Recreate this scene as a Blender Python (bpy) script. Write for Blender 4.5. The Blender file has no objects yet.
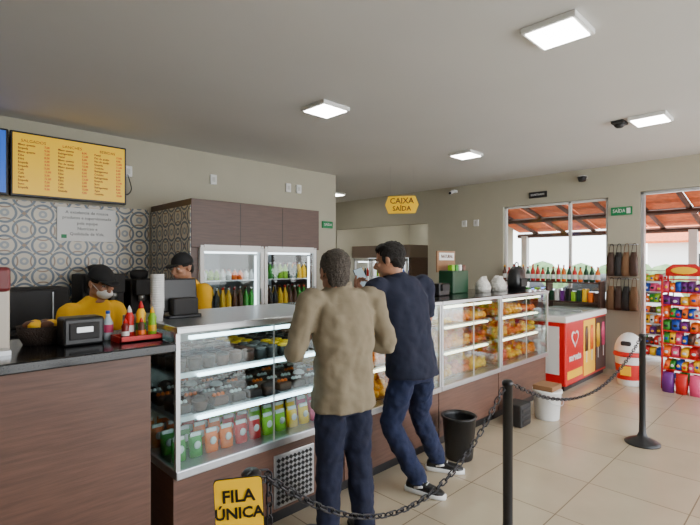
import bpy, bmesh, math, random
from mathutils import Vector, Matrix, Euler
random.seed(7)
V=Vector
# ---------------------------------------------------------------- materials
def lin(c):
    c=c/255.0
    return c/12.92 if c<=0.04045 else ((c+0.055)/1.055)**2.4
def col(rgb): return (lin(rgb[0]),lin(rgb[1]),lin(rgb[2]),1)
MATS={}
def mat(name,rgb,rough=0.6,metal=0,emit=0,var=0.0,vscale=8,bump=0,bscale=40,spec=0.5,stretch=None,coat=0,ergb=None):
    if name in MATS: return MATS[name]
    m=bpy.data.materials.new(name); m.use_nodes=True
    nt=m.node_tree; b=nt.nodes['Principled BSDF']
    b.inputs['Base Color'].default_value=col(rgb)
    b.inputs['Roughness'].default_value=rough
    b.inputs['Metallic'].default_value=metal
    b.inputs['Specular IOR Level'].default_value=spec
    if coat: b.inputs['Coat Weight'].default_value=coat
    if emit:
        b.inputs['Emission Color'].default_value=col(ergb or rgb)
        b.inputs['Emission Strength'].default_value=emit
    if var or bump:
        g=nt.nodes.new('ShaderNodeNewGeometry')
        mp=nt.nodes.new('ShaderNodeMapping')
        if stretch: mp.inputs['Scale'].default_value=stretch
        nt.links.new(g.outputs['Position'],mp.inputs['Vector'])
        if var:
            n=nt.nodes.new('ShaderNodeTexNoise'); n.inputs['Scale'].default_value=vscale; n.inputs['Detail'].default_value=5
            nt.links.new(mp.outputs['Vector'],n.inputs['Vector'])
            r=nt.nodes.new('ShaderNodeValToRGB')
            c=col(rgb)
            r.color_ramp.elements[0].position=.3; r.color_ramp.elements[1].position=.7
            r.color_ramp.elements[0].color=tuple(max(0,x*(1-var)) for x in c[:3])+(1,)
            r.color_ramp.elements[1].color=tuple(min(1,x*(1+var)) for x in c[:3])+(1,)
            nt.links.new(n.outputs['Fac'],r.inputs['Fac']); nt.links.new(r.outputs['Color'],b.inputs['Base Color'])
        if bump:
            n2=nt.nodes.new('ShaderNodeTexNoise'); n2.inputs['Scale'].default_value=bscale; n2.inputs['Detail'].default_value=3
            nt.links.new(mp.outputs['Vector'],n2.inputs['Vector'])
            bp=nt.nodes.new('ShaderNodeBump'); bp.inputs['Strength'].default_value=bump; bp.inputs['Distance'].default_value=.02
            nt.links.new(n2.outputs['Fac'],bp.inputs['Height']); nt.links.new(bp.outputs['Normal'],b.inputs['Normal'])
    MATS[name]=m; return m
def glassmat(name,tint=(235,245,245),refl=0.08):
    m=bpy.data.materials.new(name); m.use_nodes=True; nt=m.node_tree; nt.nodes.clear()
    o=nt.nodes.new('ShaderNodeOutputMaterial'); mx=nt.nodes.new('ShaderNodeMixShader')
    t=nt.nodes.new('ShaderNodeBsdfTransparent'); t.inputs[0].default_value=col(tint)
    g=nt.nodes.new('ShaderNodeBsdfGlossy'); g.inputs['Roughness'].default_value=.03
    lw=nt.nodes.new('ShaderNodeLayerWeight'); lw.inputs['Blend'].default_value=.25
    ma=nt.nodes.new('ShaderNodeMath'); ma.operation='MULTIPLY_ADD'; ma.inputs[1].default_value=.4; ma.inputs[2].default_value=refl; ma.use_clamp=True
    nt.links.new(lw.outputs['Fresnel'],ma.inputs[0]); nt.links.new(ma.outputs[0],mx.inputs[0])
    nt.links.new(t.outputs[0],mx.inputs[1]); nt.links.new(g.outputs[0],mx.inputs[2]); nt.links.new(mx.outputs[0],o.inputs[0])
    MATS[name]=m; return m
def math_node(nt,op,a,b=None,c=None):
    n=nt.nodes.new('ShaderNodeMath'); n.operation=op
    for i,x in enumerate((a,b,c)):
        if x is None: continue
        if isinstance(x,(int,float)): n.inputs[i].default_value=x
        else: nt.links.new(x,n.inputs[i])
    return n.outputs[0]
def floor_mat():
    m=bpy.data.materials.new('floor_tile'); m.use_nodes=True; nt=m.node_tree; b=nt.nodes['Principled BSDF']
    g=nt.nodes.new('ShaderNodeNewGeometry'); br=nt.nodes.new('ShaderNodeTexBrick')
    br.offset=0; br.inputs['Scale'].default_value=1; br.inputs['Brick Width'].default_value=.6; br.inputs['Row Height'].default_value=.6
    br.inputs['Mortar Size'].default_value=.004; br.inputs['Mortar Smooth'].default_value=.1
    br.inputs['Color1'].default_value=col((200,184,158)); br.inputs['Color2'].default_value=col((193,176,150)); br.inputs['Mortar'].default_value=col((140,125,103))
    nt.links.new(g.outputs['Position'],br.inputs['Vector'])
    n=nt.nodes.new('ShaderNodeTexNoise'); n.inputs['Scale'].default_value=3; n.inputs['Detail'].default_value=6
    nt.links.new(g.outputs['Position'],n.inputs['Vector'])
    mx=nt.nodes.new('ShaderNodeMixRGB'); mx.blend_type='MULTIPLY'; mx.inputs[0].default_value=.2
    nt.links.new(br.outputs['Color'],mx.inputs[1]); nt.links.new(n.outputs['Fac'],mx.inputs[2]); nt.links.new(mx.outputs[0],b.inputs['Base Color'])
    b.inputs['Roughness'].default_value=.18
    return m
def pattern_mat():
    m=bpy.data.materials.new('patterned_tile'); m.use_nodes=True; nt=m.node_tree; b=nt.nodes['Principled BSDF']
    g=nt.nodes.new('ShaderNodeNewGeometry'); s=nt.nodes.new('ShaderNodeSeparateXYZ'); nt.links.new(g.outputs['Position'],s.inputs[0])
    M=lambda *a: math_node(nt,*a)
    u=M('SUBTRACT',M('FRACT',M('MULTIPLY',M('ADD',s.outputs['X'],s.outputs['Y']),3.1)),.5); v=M('SUBTRACT',M('FRACT',M('MULTIPLY',s.outputs['Z'],3.1)),.5)
    au=M('ABSOLUTE',u); av=M('ABSOLUTE',v)
    r=M('SQRT',M('ADD',M('MULTIPLY',au,au),M('MULTIPLY',av,av)))
    cu=M('SUBTRACT',.5,au); cv=M('SUBTRACT',.5,av)
    rc=M('SQRT',M('ADD',M('MULTIPLY',cu,cu),M('MULTIPLY',cv,cv)))
    re1=M('SQRT',M('ADD',M('MULTIPLY',cu,cu),M('MULTIPLY',av,av))); re2=M('SQRT',M('ADD',M('MULTIPLY',au,au),M('MULTIPLY',cv,cv)))
    re=M('MINIMUM',re1,re2)
    arc=M('LESS_THAN',M('ABSOLUTE',M('SUBTRACT',re,.29)),.035)
    ring=M('LESS_THAN',M('ABSOLUTE',M('SUBTRACT',rc,.33)),.022)
    leaf=M('LESS_THAN',re,.12); leaf2=M('LESS_THAN',re,.05)
    petal=M('MULTIPLY',M('LESS_THAN',M('ABSOLUTE',M('SUBTRACT',au,av)),M('MULTIPLY',M('SUBTRACT',.30,r),.3)),M('LESS_THAN',r,.30))
    dot=M('LESS_THAN',rc,.13); dot2=M('LESS_THAN',rc,.07); cen=M('LESS_THAN',M('ADD',au,av),.07)
    cr=(214,206,188); gb=(96,110,124); lg=(148,156,162); brn=(144,120,98)
    cur=None
    for f,c in ((leaf,lg),(leaf2,cr),(ring,brn),(arc,gb),(petal,gb),(dot,gb),(dot2,cr),(cen,brn)):
        mx=nt.nodes.new('ShaderNodeMixRGB'); nt.links.new(f,mx.inputs[0])
        if cur is None: mx.inputs[1].default_value=col(cr)
        else: nt.links.new(cur,mx.inputs[1])
        mx.inputs[2].default_value=col(c); cur=mx.outputs[0]
    nt.links.new(cur,b.inputs['Base Color']); b.inputs['Roughness'].default_value=.3
    return m
m_wall=mat('wall_paint',(182,177,158),.85,var=.03,vscale=2,bump=.08,bscale=60)
m_ceil=mat('ceiling_paint',(214,213,210),.9,var=.02,vscale=1.2)
m_floor=floor_mat(); m_pat=pattern_mat()
m_wood=mat('brown_laminate',(98,68,55),.45,var=.22,vscale=5,stretch=(1,1,14),bump=.05,bscale=20)
m_woodd=mat('dark_laminate',(84,61,52),.45,var=.2,vscale=5,stretch=(1,1,12))
m_gran=mat('black_granite',(26,26,28),.15,var=.5,vscale=120)
m_steel=mat('brushed_steel',(190,192,195),.3,metal=.9,var=.05,vscale=30)
m_alu=mat('aluminium',(200,202,204),.35,metal=.6)
m_white=mat('white_plastic',(232,232,230),.4)
m_offw=mat('offwhite_panel',(205,205,200),.5)
m_black=mat('black_plastic',(22,22,24),.4)
m_dark=mat('dark_rubber',(40,38,38),.7)
m_led=mat('led_tube',(225,245,255),.5,emit=9)
m_ledw=mat('case_led_tube',(255,236,200),.5,emit=10)
m_ledf=mat('fridge_led',(235,245,255),.5,emit=5)
m_panel=mat('led_panel',(255,253,248),.5,emit=26)
m_glass=glassmat('clear_glass',refl=.04); m_glass2=glassmat('window_glass',(245,250,250),.03)
m_yel=mat('sign_yellow',(255,200,0),.5,emit=.12); m_red=mat('bright_red',(205,20,20),.45); m_green=mat('exit_green',(10,120,70),.5,emit=.15)
m_skin=mat('skin',(184,134,106),.55,var=.06,vscale=30); m_skin2=mat('skin_tan',(178,130,104),.55,var=.06,vscale=30)
m_eyew=mat('eye_white',(230,225,220),.3); m_eye=mat('iris',(40,25,18),.2); m_lip=mat('lips',(150,82,74),.5)
PAL=[mat('c_'+n,c,.45) for n,c in dict(red=(200,20,20),orange=(245,110,10),yellow=(250,195,10),green=(40,140,40),lime=(140,195,30),blue=(15,70,175),purple=(100,30,120),white=(225,225,222),brown=(92,52,34),pink=(220,70,120),dkgreen=(14,64,36),black=(30,28,30)).items()]
P=dict(zip('red orange yellow green lime blue purple white brown pink dkgreen black'.split(),PAL))
# ---------------------------------------------------------------- mesh builder
class MB:
    def __init__(s): s.v=[];s.f=[];s.m=[];s.sm=[];s.mats=[];s.T=Matrix.Identity(4)
    def mi(s,m):
        if m not in s.mats: s.mats.append(m)
        return s.mats.index(m)
    def add(s,vs,fs,m,smooth=False):
        o=len(s.v); s.v+= [s.T@V(p) for p in vs]; k=s.mi(m)
        for f in fs: s.f.append([i+o for i in f]); s.m.append(k); s.sm.append(smooth)
    def box(s,lo,hi,m,bev=0,rz=0,rx=0,ry=0):
        lo=V(lo);hi=V(hi);c=(lo+hi)/2;h=(hi-lo)/2
        bm=bmesh.new(); bmesh.ops.create_cube(bm,size=2)
        for v in bm.verts: v.co=V((v.co.x*h.x,v.co.y*h.y,v.co.z*h.z))
        if bev: bmesh.ops.bevel(bm,geom=bm.edges[:],offset=min(bev,min(h)*.9),segments=2,affect='EDGES',profile=.5)
        R=Euler((rx,ry,rz)).to_matrix(); bm.verts.index_update()
        vs=[R@v.co+c for v in bm.verts]; fs=[[v.index for v in f.verts] for f in bm.faces]; bm.free()
        s.add(vs,fs,m)
    def rings(s,rings,m,cap=True,smooth=True):
        n=len(rings[0]); vs=[p for r in rings for p in r]; fs=[]
        for i in range(len(rings)-1):
            for j in range(n):
                k=(j+1)%n; fs.append([i*n+j,i*n+k,(i+1)*n+k,(i+1)*n+j])
        if cap: fs.append(list(range(n))[::-1]); fs.append([(len(rings)-1)*n+j for j in range(n)])
        s.add(vs,fs,m,smooth)
    def lathe(s,c,prof,m,seg=14,smooth=True,cap=True):
        c=V(c); s.rings([[c+V((r*math.cos(2*math.pi*j/seg),r*math.sin(2*math.pi*j/seg),z)) for j in range(seg)] for r,z in prof],m,cap,smooth)
    def tube(s,pts,rad,m,seg=10,sub=0,caps=False):
        pts=[V(p) for p in pts]
        if not isinstance(rad,(list,tuple)): rad=[rad]*len(pts)
        if sub and len(pts)>2:
            np_,nr=[],[]
            for i in range(len(pts)-1):
                p0=pts[max(i-1,0)];p1=pts[i];p2=pts[i+1];p3=pts[min(i+2,len(pts)-1)]
                for k in range(sub):
                    t=k/sub
                    np_.append(.5*((2*p1)+(p2-p0)*t+(2*p0-5*p1+4*p2-p3)*t*t+(3*p1-p0-3*p2+p3)*t**3)); nr.append(rad[i]*(1-t)+rad[i+1]*t)
            np_.append(pts[-1]); nr.append(rad[-1]); pts,rad=np_,nr
        d0=(pts[1]-pts[0]).normalized(); up=V((0,0,1)) if abs(d0.z)<.9 else V((0,1,0)); x=d0.cross(up).normalized(); R=[]
        for i,p in enumerate(pts):
            d=(pts[min(i+1,len(pts)-1)]-pts[max(i-1,0)]).normalized(); x=(x-d*x.dot(d)).normalized(); y=d.cross(x)
            R.append([p+(x*math.cos(2*math.pi*j/seg)+y*math.sin(2*math.pi*j/seg))*rad[i] for j in range(seg)])
        s.rings(R,m)
        if caps: s.ell(pts[0],(rad[0],)*3,m,seg=seg); s.ell(pts[-1],(rad[-1],)*3,m,seg=seg)
    def cyl(s,a,b,r,m,r2=None,seg=14): s.tube([a,b],[r,r if r2 is None else r2],m,seg)
    def ell(s,c,r,m,seg=12,rot=None,half=False):
        c=V(c);n=max(5,seg//2+1);R=[]
        for i in range(n+1):
            a=-math.pi/2+math.pi*i/n; 
            if half: a=(math.pi/2)*i/n
            cr=max(math.cos(a),.02)
            ring=[V((r[0]*cr*math.cos(2*math.pi*j/seg),r[1]*cr*math.sin(2*math.pi*j/seg),r[2]*math.sin(a))) for j in range(seg)]
            R.append([c+((rot@p) if rot else p) for p in ring])
        s.rings(R,m)
    def loft(s,secs,m,seg=24,pw=2.4):
        R=[]
        for c,a,b in secs:
            ring=[]
            for j in range(seg):
                t=2*math.pi*j/seg; ct,st=math.cos(t),math.sin(t)
                ring.append(V(c)+V(a)*math.copysign(abs(ct)**(2/pw),ct)+V(b)*math.copysign(abs(st)**(2/pw),st))
            R.append(ring)
        s.rings(R,m)
    def text(s,t,size,origin,right,m,ext=.001,up=(0,0,1),align='CENTER',sx=1,bold=0):
        cu=bpy.data.curves.new('t','FONT'); cu.body=t; cu.size=size; cu.extrude=ext; cu.align_x=align; cu.align_y='CENTER'; cu.resolution_u=2; cu.offset=bold
        ob=bpy.data.objects.new('t',cu); bpy.context.scene.collection.objects.link(ob)
        me=bpy.data.meshes.new_from_object(ob.evaluated_get(bpy.context.evaluated_depsgraph_get()))
        r=V(right).normalized();u=V(up).normalized();n=r.cross(u);o=V(origin)
        s.add([o+r*v.co.x*sx+u*v.co.y+n*v.co.z for v in me.vertices],[list(p.vertices) for p in me.polygons],m)
        bpy.data.objects.remove(ob); bpy.data.curves.remove(cu); bpy.data.meshes.remove(me)
    def done(s,name,parent=None,origin=None):
        xs=[[p[i] for p in s.v] for i in range(3)]
        o=V(origin) if origin is not None else V(((min(xs[0])+max(xs[0]))/2,(min(xs[1])+max(xs[1]))/2,min(xs[2])))
        me=bpy.data.meshes.new(name); me.from_pydata([tuple(p-o) for p in s.v],[],s.f)
        for m in s.mats: me.materials.append(m)
        me.polygons.foreach_set('material_index',s.m); me.polygons.foreach_set('use_smooth',s.sm); me.update()
        ob=bpy.data.objects.new(name,me); bpy.context.scene.collection.objects.link(ob)
        if parent: ob.parent=parent; ob.location=o-parent.location
        else: ob.location=o
        return ob
def empty(name,loc):
    e=bpy.data.objects.new(name,None); e.location=loc; e.empty_display_size=.1; bpy.context.scene.collection.objects.link(e); return e
C=3.05
# ---------------------------------------------------------------- room shell
b=MB(); b.box((-3,-3,-.1),(11,8.75,0),m_floor); b.done('floor')
b=MB(); b.box((-3,-3,C),(7.83,8.75,C+.15),m_ceil); b.box((7.83,5.45,C),(11.2,8.75,C+.15),m_ceil); b.done('ceiling')
b=MB(); b.box((-3,5.69,0),(5.24,5.84,C),m_wall); b.done('wall_back')
b=MB(); b.box((-3.15,-3,0),(-3,5.84,C),m_wall); b.done('wall_left')
b=MB(); b.box((-3,-3.15,0),(0.9,-3,C),m_wall); b.done('wall_front_light_block')  # unseen wall behind the camera, added to hold back sky light
for y0,y1,z0,z1 in ((3.98,5.6,0,C),(5.6,8.3,2.4,C),(8.3,8.75,0,C),(2.285,3.98,0,1.0),(2.285,3.98,2.58,C),(1.865,2.285,0,C),(-2.6,1.865,2.62,C),(-3,-2.6,0,C)):
    b=MB(); b.box((7.68,y0,z0),(7.83,y1,z1),m_wall); b.done('wall_right')
b=MB(); b.box((5.24,8.75,0),(11.2,8.9,C),m_wall); b.done('wall_far')
b=MB(); b.box((5.09,5.84,0),(5.24,8.75,C),m_wall); b.done('wall_hall')
b=MB(); b.box((11.05,5.6,0),(11.2,8.75,C),m_wall); b.done('wall_kitchen')
b=MB(); b.box((7.83,5.45,0),(11.05,5.6,C),m_wall); b.done('wall_kitchen')
b=MB(); b.box((2.2,5.67,0),(5.24,5.69,.08),m_offw); b.done('baseboard_back')
b=MB(); b.box((-1.2,5.675,0.0),(2.18,5.689,2.23),m_pat); b.done('tile_backsplash')
# window 1 frame
b=MB(); x0,x1=7.73,7.78
for y in (2.31,2.86,3.955): b.box((x0,y-.02,1.0),(x1,y+.02,2.58),m_white)
for z in (1.02,2.56): b.box((x0,2.29,z-.015),(x1,3.975,z+.015),m_white)
b.box((x0+.02,2.29,1.0),(x0+.026,3.975,2.58),m_glass2); b.done('window_1')
b=MB()
for y in (1.84,-.2): b.box((7.70,y-.02,0),(7.80,y+.02,2.615),m_alu)
b.box((7.70,-2.59,2.58),(7.80,1.86,2.615),m_alu); b.done('door_1')
# ---------------------------------------------------------------- outdoors
m_ground=mat('concrete',(215,210,202),.9,var=.08,vscale=2)
m_tilero=mat('clay_roof',(200,96,44),.8,var=.25,vscale=9,emit=.10); m_beam=mat('roof_beam',(82,46,32),.7,var=.2,vscale=6)  # clay tiles emit faintly, standing in for daylight coming through them
m_leaf=mat('foliage',(104,130,80),.9,var=.4,vscale=4,bump=.6,bscale=8)
b=MB(); b.box((-40,-40,-.25),(70,60,-.12),m_ground); b.done('ground')
b=MB()
def rz(x): return 3.0-(x-7.83)*.2
for i in range(14):
    xx=7.85+i*.26
    for q in range(12): b.box((xx,-6+q*.96,rz(xx)+.06),(xx+.25,-6+q*.96+.93,rz(xx)+.09),m_tilero,ry=.2)
for k in range(17):
    yy=-5.6+k*.66; b.tube([(7.85,yy,rz(7.85)),(11.4,yy,rz(11.4))],.05,m_beam,seg=4)
for xx in (8.6,9.9,11.2): b.tube([(xx,-6,rz(xx)-.07),(xx,5.4,rz(xx)-.07)],.055,m_beam,seg=4)
for yy in (-5,-1.6,1.8,5.2): b.box((11.1,yy-.07,-.12),(11.25,yy+.07,rz(11.2)-.08),m_white)
b.done('porch_roof')
b=MB(); b.box((26,-14,-.12),(32,6,2.6),m_white)
b.rings([[V((25.4,-15,2.5)),V((25.4,7,2.5)),V((25.4,7,2.6)),V((25.4,-15,2.6))],[V((29,-15,4.0)),V((29,7,4.0)),V((29,7,4.1)),V((29,-15,4.1))]],m_tilero,smooth=False)
for k in range(5): b.box((25.95,-12+k*3.6,.9),(26.02,-10.4+k*3.6,2.0),m_dark)
b.done('neighbour_house')
b=MB()
for k in range(30): b.ell((21+random.uniform(-.6,.6),-9+k*.95,.4+random.uniform(0,.4)),(.9,.8,.8+random.random()*.3),m_leaf,seg=10)
b.done('hedge')
for k,(y,cm) in enumerate(((-3.5,P['white']),(-.9,P['red']),(2.4,P['white']),(5.6,P['blue']),(9.0,m_alu))):
    b=MB(); x=13.6
    b.loft([((x,y,.5),(.7,0,0),(0,0,.15)),((x,y+.15,.55),(.84,0,0),(0,0,.3)),((x,y+1.6,.55),(.86,0,0),(0,0,.34)),((x,y+3.0,.55),(.84,0,0),(0,0,.3)),((x,y+3.15,.5),(.7,0,0),(0,0,.18))],cm,seg=20,pw=4)
    b.loft([((x,y+.35,.85),(.6,0,0),(0,0,.05)),((x,y+.75,1.0),(.68,0,0),(0,0,.3)),((x,y+2.0,1.0),(.68,0,0),(0,0,.3)),((x,y+2.6,.88),(.6,0,0),(0,0,.06))],m_dark,seg=16,pw=4)
    for wx in (x-.8,x+.8):
        for wy in (y+.6,y+2.5): b.cyl((wx-.08,wy,.2),(wx+.08,wy,.2),.32,m_black); b.cyl((wx-.09,wy,.2),(wx+.09,wy,.2),.16,m_alu)
    b.done('parked_car')
# ---------------------------------------------------------------- ceiling fittings
for (x,y) in ((2.94,1.16),(2.88,3.27),(5.43,3.34),(5.40,1.22),(.2,3.6),(2.9,-1.0),(5.4,-1.0),(.2,-1.0),(6.6,7.2),(9.9,6.9),(8.2,6.2),(8.2,7.9),(10.3,7.9)):  # first four are the room's own; the others are added fill lights
    b=MB(); b.box((x-.165,y-.165,C-.035),(x+.165,y+.165,C),m_white,.006); b.box((x-.14,y-.14,C-.04),(x+.14,y+.14,C-.034),m_panel); b.done('ceiling_or_fill_light')
b=MB(); b.box((5.25,1.42,C-.03),(5.42,1.54,C),m_dark,.01); b.lathe((5.34,1.48,C-.06),[(.03,0),(.05,.02),(.05,.035)],m_dark); b.done('smoke_detector')
b=MB(); b.box((7.55,4.9,2.93),(7.68,4.98,2.98),m_white,.01); b.cyl((7.42,4.9,2.9),(7.6,4.94,2.95),.03,m_white); b.cyl((7.40,4.896,2.895),(7.43,4.9,2.9),.024,m_black); b.done('security_camera')
b=MB(); b.lathe((7.58,2.62,2.84),[(.01,0),(.05,.01),(.06,.05),(.07,.08)],m_black); b.box((7.55,2.58,2.9),(7.68,2.66,2.94),m_white); b.done('security_camera')
for (x,z) in ((1.94,2.66),(3.02,2.70),(4.25,2.73),(4.45,2.73)):
    b=MB(); b.box((x-.045,5.66,z-.065),(x+.045,5.69,z+.065),m_white,.006); b.box((x-.02,5.655,z-.03),(x+.02,5.661,z+.03),m_offw); b.done('wall_socket')
for y in (4.75,4.5):
    b=MB(); b.box((7.65,y-.05,2.27),(7.68,y+.05,2.39),m_white,.006); b.box((7.645,y-.02,2.3),(7.651,y+.02,2.36),m_offw); b.done('wall_socket')
b=MB(); b.tube([(1.93,5.65,2.62),(1.96,5.62,2.45),(1.9,5.62,2.38),(1.86,5.62,2.5)],.006,m_black,seg=6,sub=5); b.done('power_cable')
b=MB(); b.box((7.655,1.96,2.30),(7.68,2.24,2.42),m_green,.004)
b.text('SAÍDA',.075,(7.652,2.13,2.36),(0,-1,0),m_white,sx=.8); b.box((7.65,1.98,2.32),(7.655,2.03,2.40),m_white); b.done('exit_sign')
b=MB(); b.box((4.93,5.66,2.16),(5.15,5.69,2.27),m_green,.004); b.text('SAÍDA',.06,(5.04,5.655,2.215),(1,0,0),m_white); b.done('exit_sign')
b=MB(); b.box((4.62,5.66,2.15),(4.8,5.69,2.38),m_yel,.004); b.box((4.66,5.655,2.2),(4.76,5.66,2.33),m_black); b.done('electrical_warning_sign')
b=MB(); b.box((7.655,3.2,2.68),(7.68,3.5,2.78),m_black,.004); b.text('SANITARIO',.045,(7.652,3.35,2.73),(0,-1,0),m_white); b.done('restroom_sign')
b=MB(); cx,cy,cz=5.46,4.46,2.47
hexp=[(-.25,0),(-.2,.13),(.2,.13),(.25,0),(.2,-.13),(-.2,-.13)]
rt=V((.55,-.83,0)).normalized(); nn=rt.cross(V((0,0,1)))
b.rings([[V((cx,cy,cz))+rt*p[0]+V((0,0,p[1]))+nn*t for p in hexp] for t in (-.01,.01)],m_yel,smooth=False)
b.text('CAIXA',.12,V((cx,cy,cz+.055))+nn*.012,rt,P['brown'],bold=.002); b.text('SAÍDA',.10,V((cx,cy,cz-.06))+nn*.012,rt,P['brown'],bold=.002)
for k in (-.17,.17): b.cyl(V((cx,cy,cz+.12))+rt*k,V((cx,cy,C))+rt*k,.0012,m_steel,seg=5)
b.done('hanging_cashier_sign')
# ---------------------------------------------------------------- televisions
m_scr=mat('menu_screen',(215,165,0),.3,emit=.5,ergb=(255,205,0)); m_scr2=mat('blue_screen',(30,90,190),.3,emit=.8)
m_menut=mat('menu_text',(120,14,4),.5)
def tv(xa,xb,scr,menu):
    b=MB(); y=5.52
    b.box((xa,y,2.25),(xb,y+.05,2.89),m_black,.008); b.box((xa+.02,y-.003,2.275),(xb-.02,y+.001,2.87),scr)
    b.box((xa+.3,y+.05,2.45),(xb-.3,5.69,2.7),m_dark)
    if menu:
        for k in range(3):
            x=xa+.06+k*.34
            b.text(['SALGADOS','LANCHES','BEBIDAS'][k],.042,(x+.13,y-.005,2.80),(1,0,0),m_menut)
            for r in range(13):
                z=2.76-r*.035; t=random.choice(['Pao de queijo','Coxinha','Empada','Cafe','Suco','Pastel','Kibe','Agua','Misto quente','Refrigerante'])
                b.text(t,.03,(x,y-.005,z),(1,0,0),m_menut,align='LEFT',sx=.9,bold=.0006); b.text('%d,00'%random.randint(3,15),.03,(x+.22,y-.005,z),(1,0,0),m_red,align='LEFT',sx=.9,bold=.0006)
    b.done('television')
tv(.80,1.87,m_scr,True); tv(-.29,.785,m_scr2,False)
b=MB(); b.box((1.22,5.655,1.83),(1.80,5.672,2.19),m_white,.003)
for i,t in enumerate(('A excelencia de nossos','produtos e supervisionada','pela equipe','Nutricao e','Qualidade de Vida.')): b.text(t,.045,(1.51,5.652,2.14-i*.058),(1,0,0),m_black)
b.box((1.26,5.65,1.86),(1.31,5.654,1.9),m_green); b.done('wall_notice')
# ---------------------------------------------------------------- fridge cabinets
def bottle(b,x,y,z,h,r,m,cap,seg=8):
    b.lathe((x,y,z),[(r*.9,0),(r,h*.05),(r,h*.58),(r*.4,h*.8),(r*.36,h*.92)],m,seg); b.lathe((x,y,z+h*.9),[(r*.42,0),(r*.42,h*.1)],cap,seg)
m_fint=mat('fridge_interior',(190,202,210),.5,emit=.12); m_fint2=mat('lit_fridge_back',(225,232,236),.5,emit=1.2)  # panels emit: the LED-lit brightness is put into the material
def fridge(x0,x1,y0,y1):
    e=empty('refrigerator_cabinet',(x0,y0,0)); b=MB()
    b.box((x0,y0+.02,0),(x0+.1,y1,1.76),m_woodd); b.box((x1-.04,y0+.02,0),(x1,y1,1.76),m_woodd)
    b.box((x0,y0-.02,1.76),(x1,y1,2.27),m_woodd,.004)
    b.box((x0-.008,y0-.01,.0),(x0-.001,y1,2.2),m_pat)
    for x in (x0+.58,x0+1.16): b.box((x-.002,y0-.023,1.77),(x+.002,y0-.019,2.26),m_black)
    b.box((x0+.1,y0+.02,0),(x1-.04,y0+.6,.28),m_woodd)
    b.box((x0+.1,y1-.05,.28),(x1-.04,y1,1.76),m_fint)
    xm=(x0+.1+x1-.04)/2; b.box((xm-.03,y0+.04,.28),(xm+.03,y1-.06,1.76),m_offw)
    b.done('cabinet',e)
    b=MB()
    for a,c in ((x0+.1,xm-.005),(xm+.005,x1-.04)):
        t=.045
        b.box((a,y0-.02,.28),(a+t,y0+.02,1.79),m_white,.005); b.box((c-t,y0-.02,.28),(c,y0+.02,1.79),m_white,.005)
        b.box((a+t,y0-.021,1.72),(c-t,y0+.02,1.79),m_white); b.box((a+t,y0-.02,.28),(c-t,y0+.02,.35),m_white)
        b.box((a+t,y0,.35),(c-t,y0+.006,1.72),m_glass2)
        b.box((c-t-.02,y0-.06,.9),(c-t+.0,y0-.02,1.3),m_alu,.005)
        b.box((a+t,y0+.06,1.70),(c-t,y0+.09,1.73),m_ledf); b.box((c-.07,y0+.06,.35),(c-.05,y0+.08,1.68),m_ledf)
        for z in (.38,.72,1.06,1.40): b.box((a+.03,y0+.1,z-.012),(c-.03,y1-.08,z),m_alu)
    b.done('doors',e)
    b=MB()
    for a,c,s in ((x0+.16,xm-.06,0),(xm+.06,x1-.1,1)):
        n=int((c-a)/.075)
        for z in (.38,.72,1.06,1.40):
            for i in range(n+1):
                k=i//2+int(z*10)
                m=[P['orange'],P['dkgreen'],P['red'],P['black'],P['yellow'],P['brown'],P['green'],P['orange']][k%8] if z<1.3 else ([P['white'],P['orange'],P['white'],P['lime']][k%4] if s==0 else [P['lime'],P['dkgreen'],P['yellow'],P['green']][k%4])
                for row in range(3):
                    hh=.25 if z<1.3 else [.12,.2][s]
                    bottle(b,a+i*(c-a)/n,y0+.17+row*.12,z,hh,.033,m,random.choice([P['white'],P['red'],P['black']]))
    b.done('drink_bottles',e)
fridge(2.20,3.94,4.62,5.66)
e=empty('refrigerator_cabinet',(8.6,7.9,0)); b=MB()
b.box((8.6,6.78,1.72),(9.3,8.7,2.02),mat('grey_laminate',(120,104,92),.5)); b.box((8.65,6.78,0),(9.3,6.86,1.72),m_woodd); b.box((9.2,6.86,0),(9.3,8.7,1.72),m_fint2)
for k in range(3):
    y=6.88+k*.6; b.box((8.62,y,.1),(8.66,y+.04,1.7),m_white); b.box((8.62,y+.52,.1),(8.66,y+.56,1.7),m_white); b.box((8.62,y,1.64),(8.66,y+.56,1.7),m_white); b.box((8.62,y,.1),(8.66,y+.56,.16),m_white)
    b.box((8.7,y+.05,1.6),(8.74,y+.5,1.63),m_ledf)
    for z in (.5,.9,1.25):
        b.box((8.7,y,z-.01),(9.2,y+.56,z),m_alu)
        for i in range(6): bottle(b,8.78,y+.06+i*.085,z,.24,.03,random.choice(PAL),P['white'])
b.done('cabinet',e)
# ---------------------------------------------------------------- service counter (left)
b=MB()
b.box((-2.9,2.32,.08),(.9,2.85,1.16),m_wood); b.box((-2.9,2.36,0),(.88,2.8,.08),m_black)
b.box((-2.9,2.25,1.155),(1.0,2.95,1.2),m_gran,.006)
b.box((-.35,2.317,.1),(-.344,2.321,1.15),m_black)
b.done('service_counter')
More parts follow.
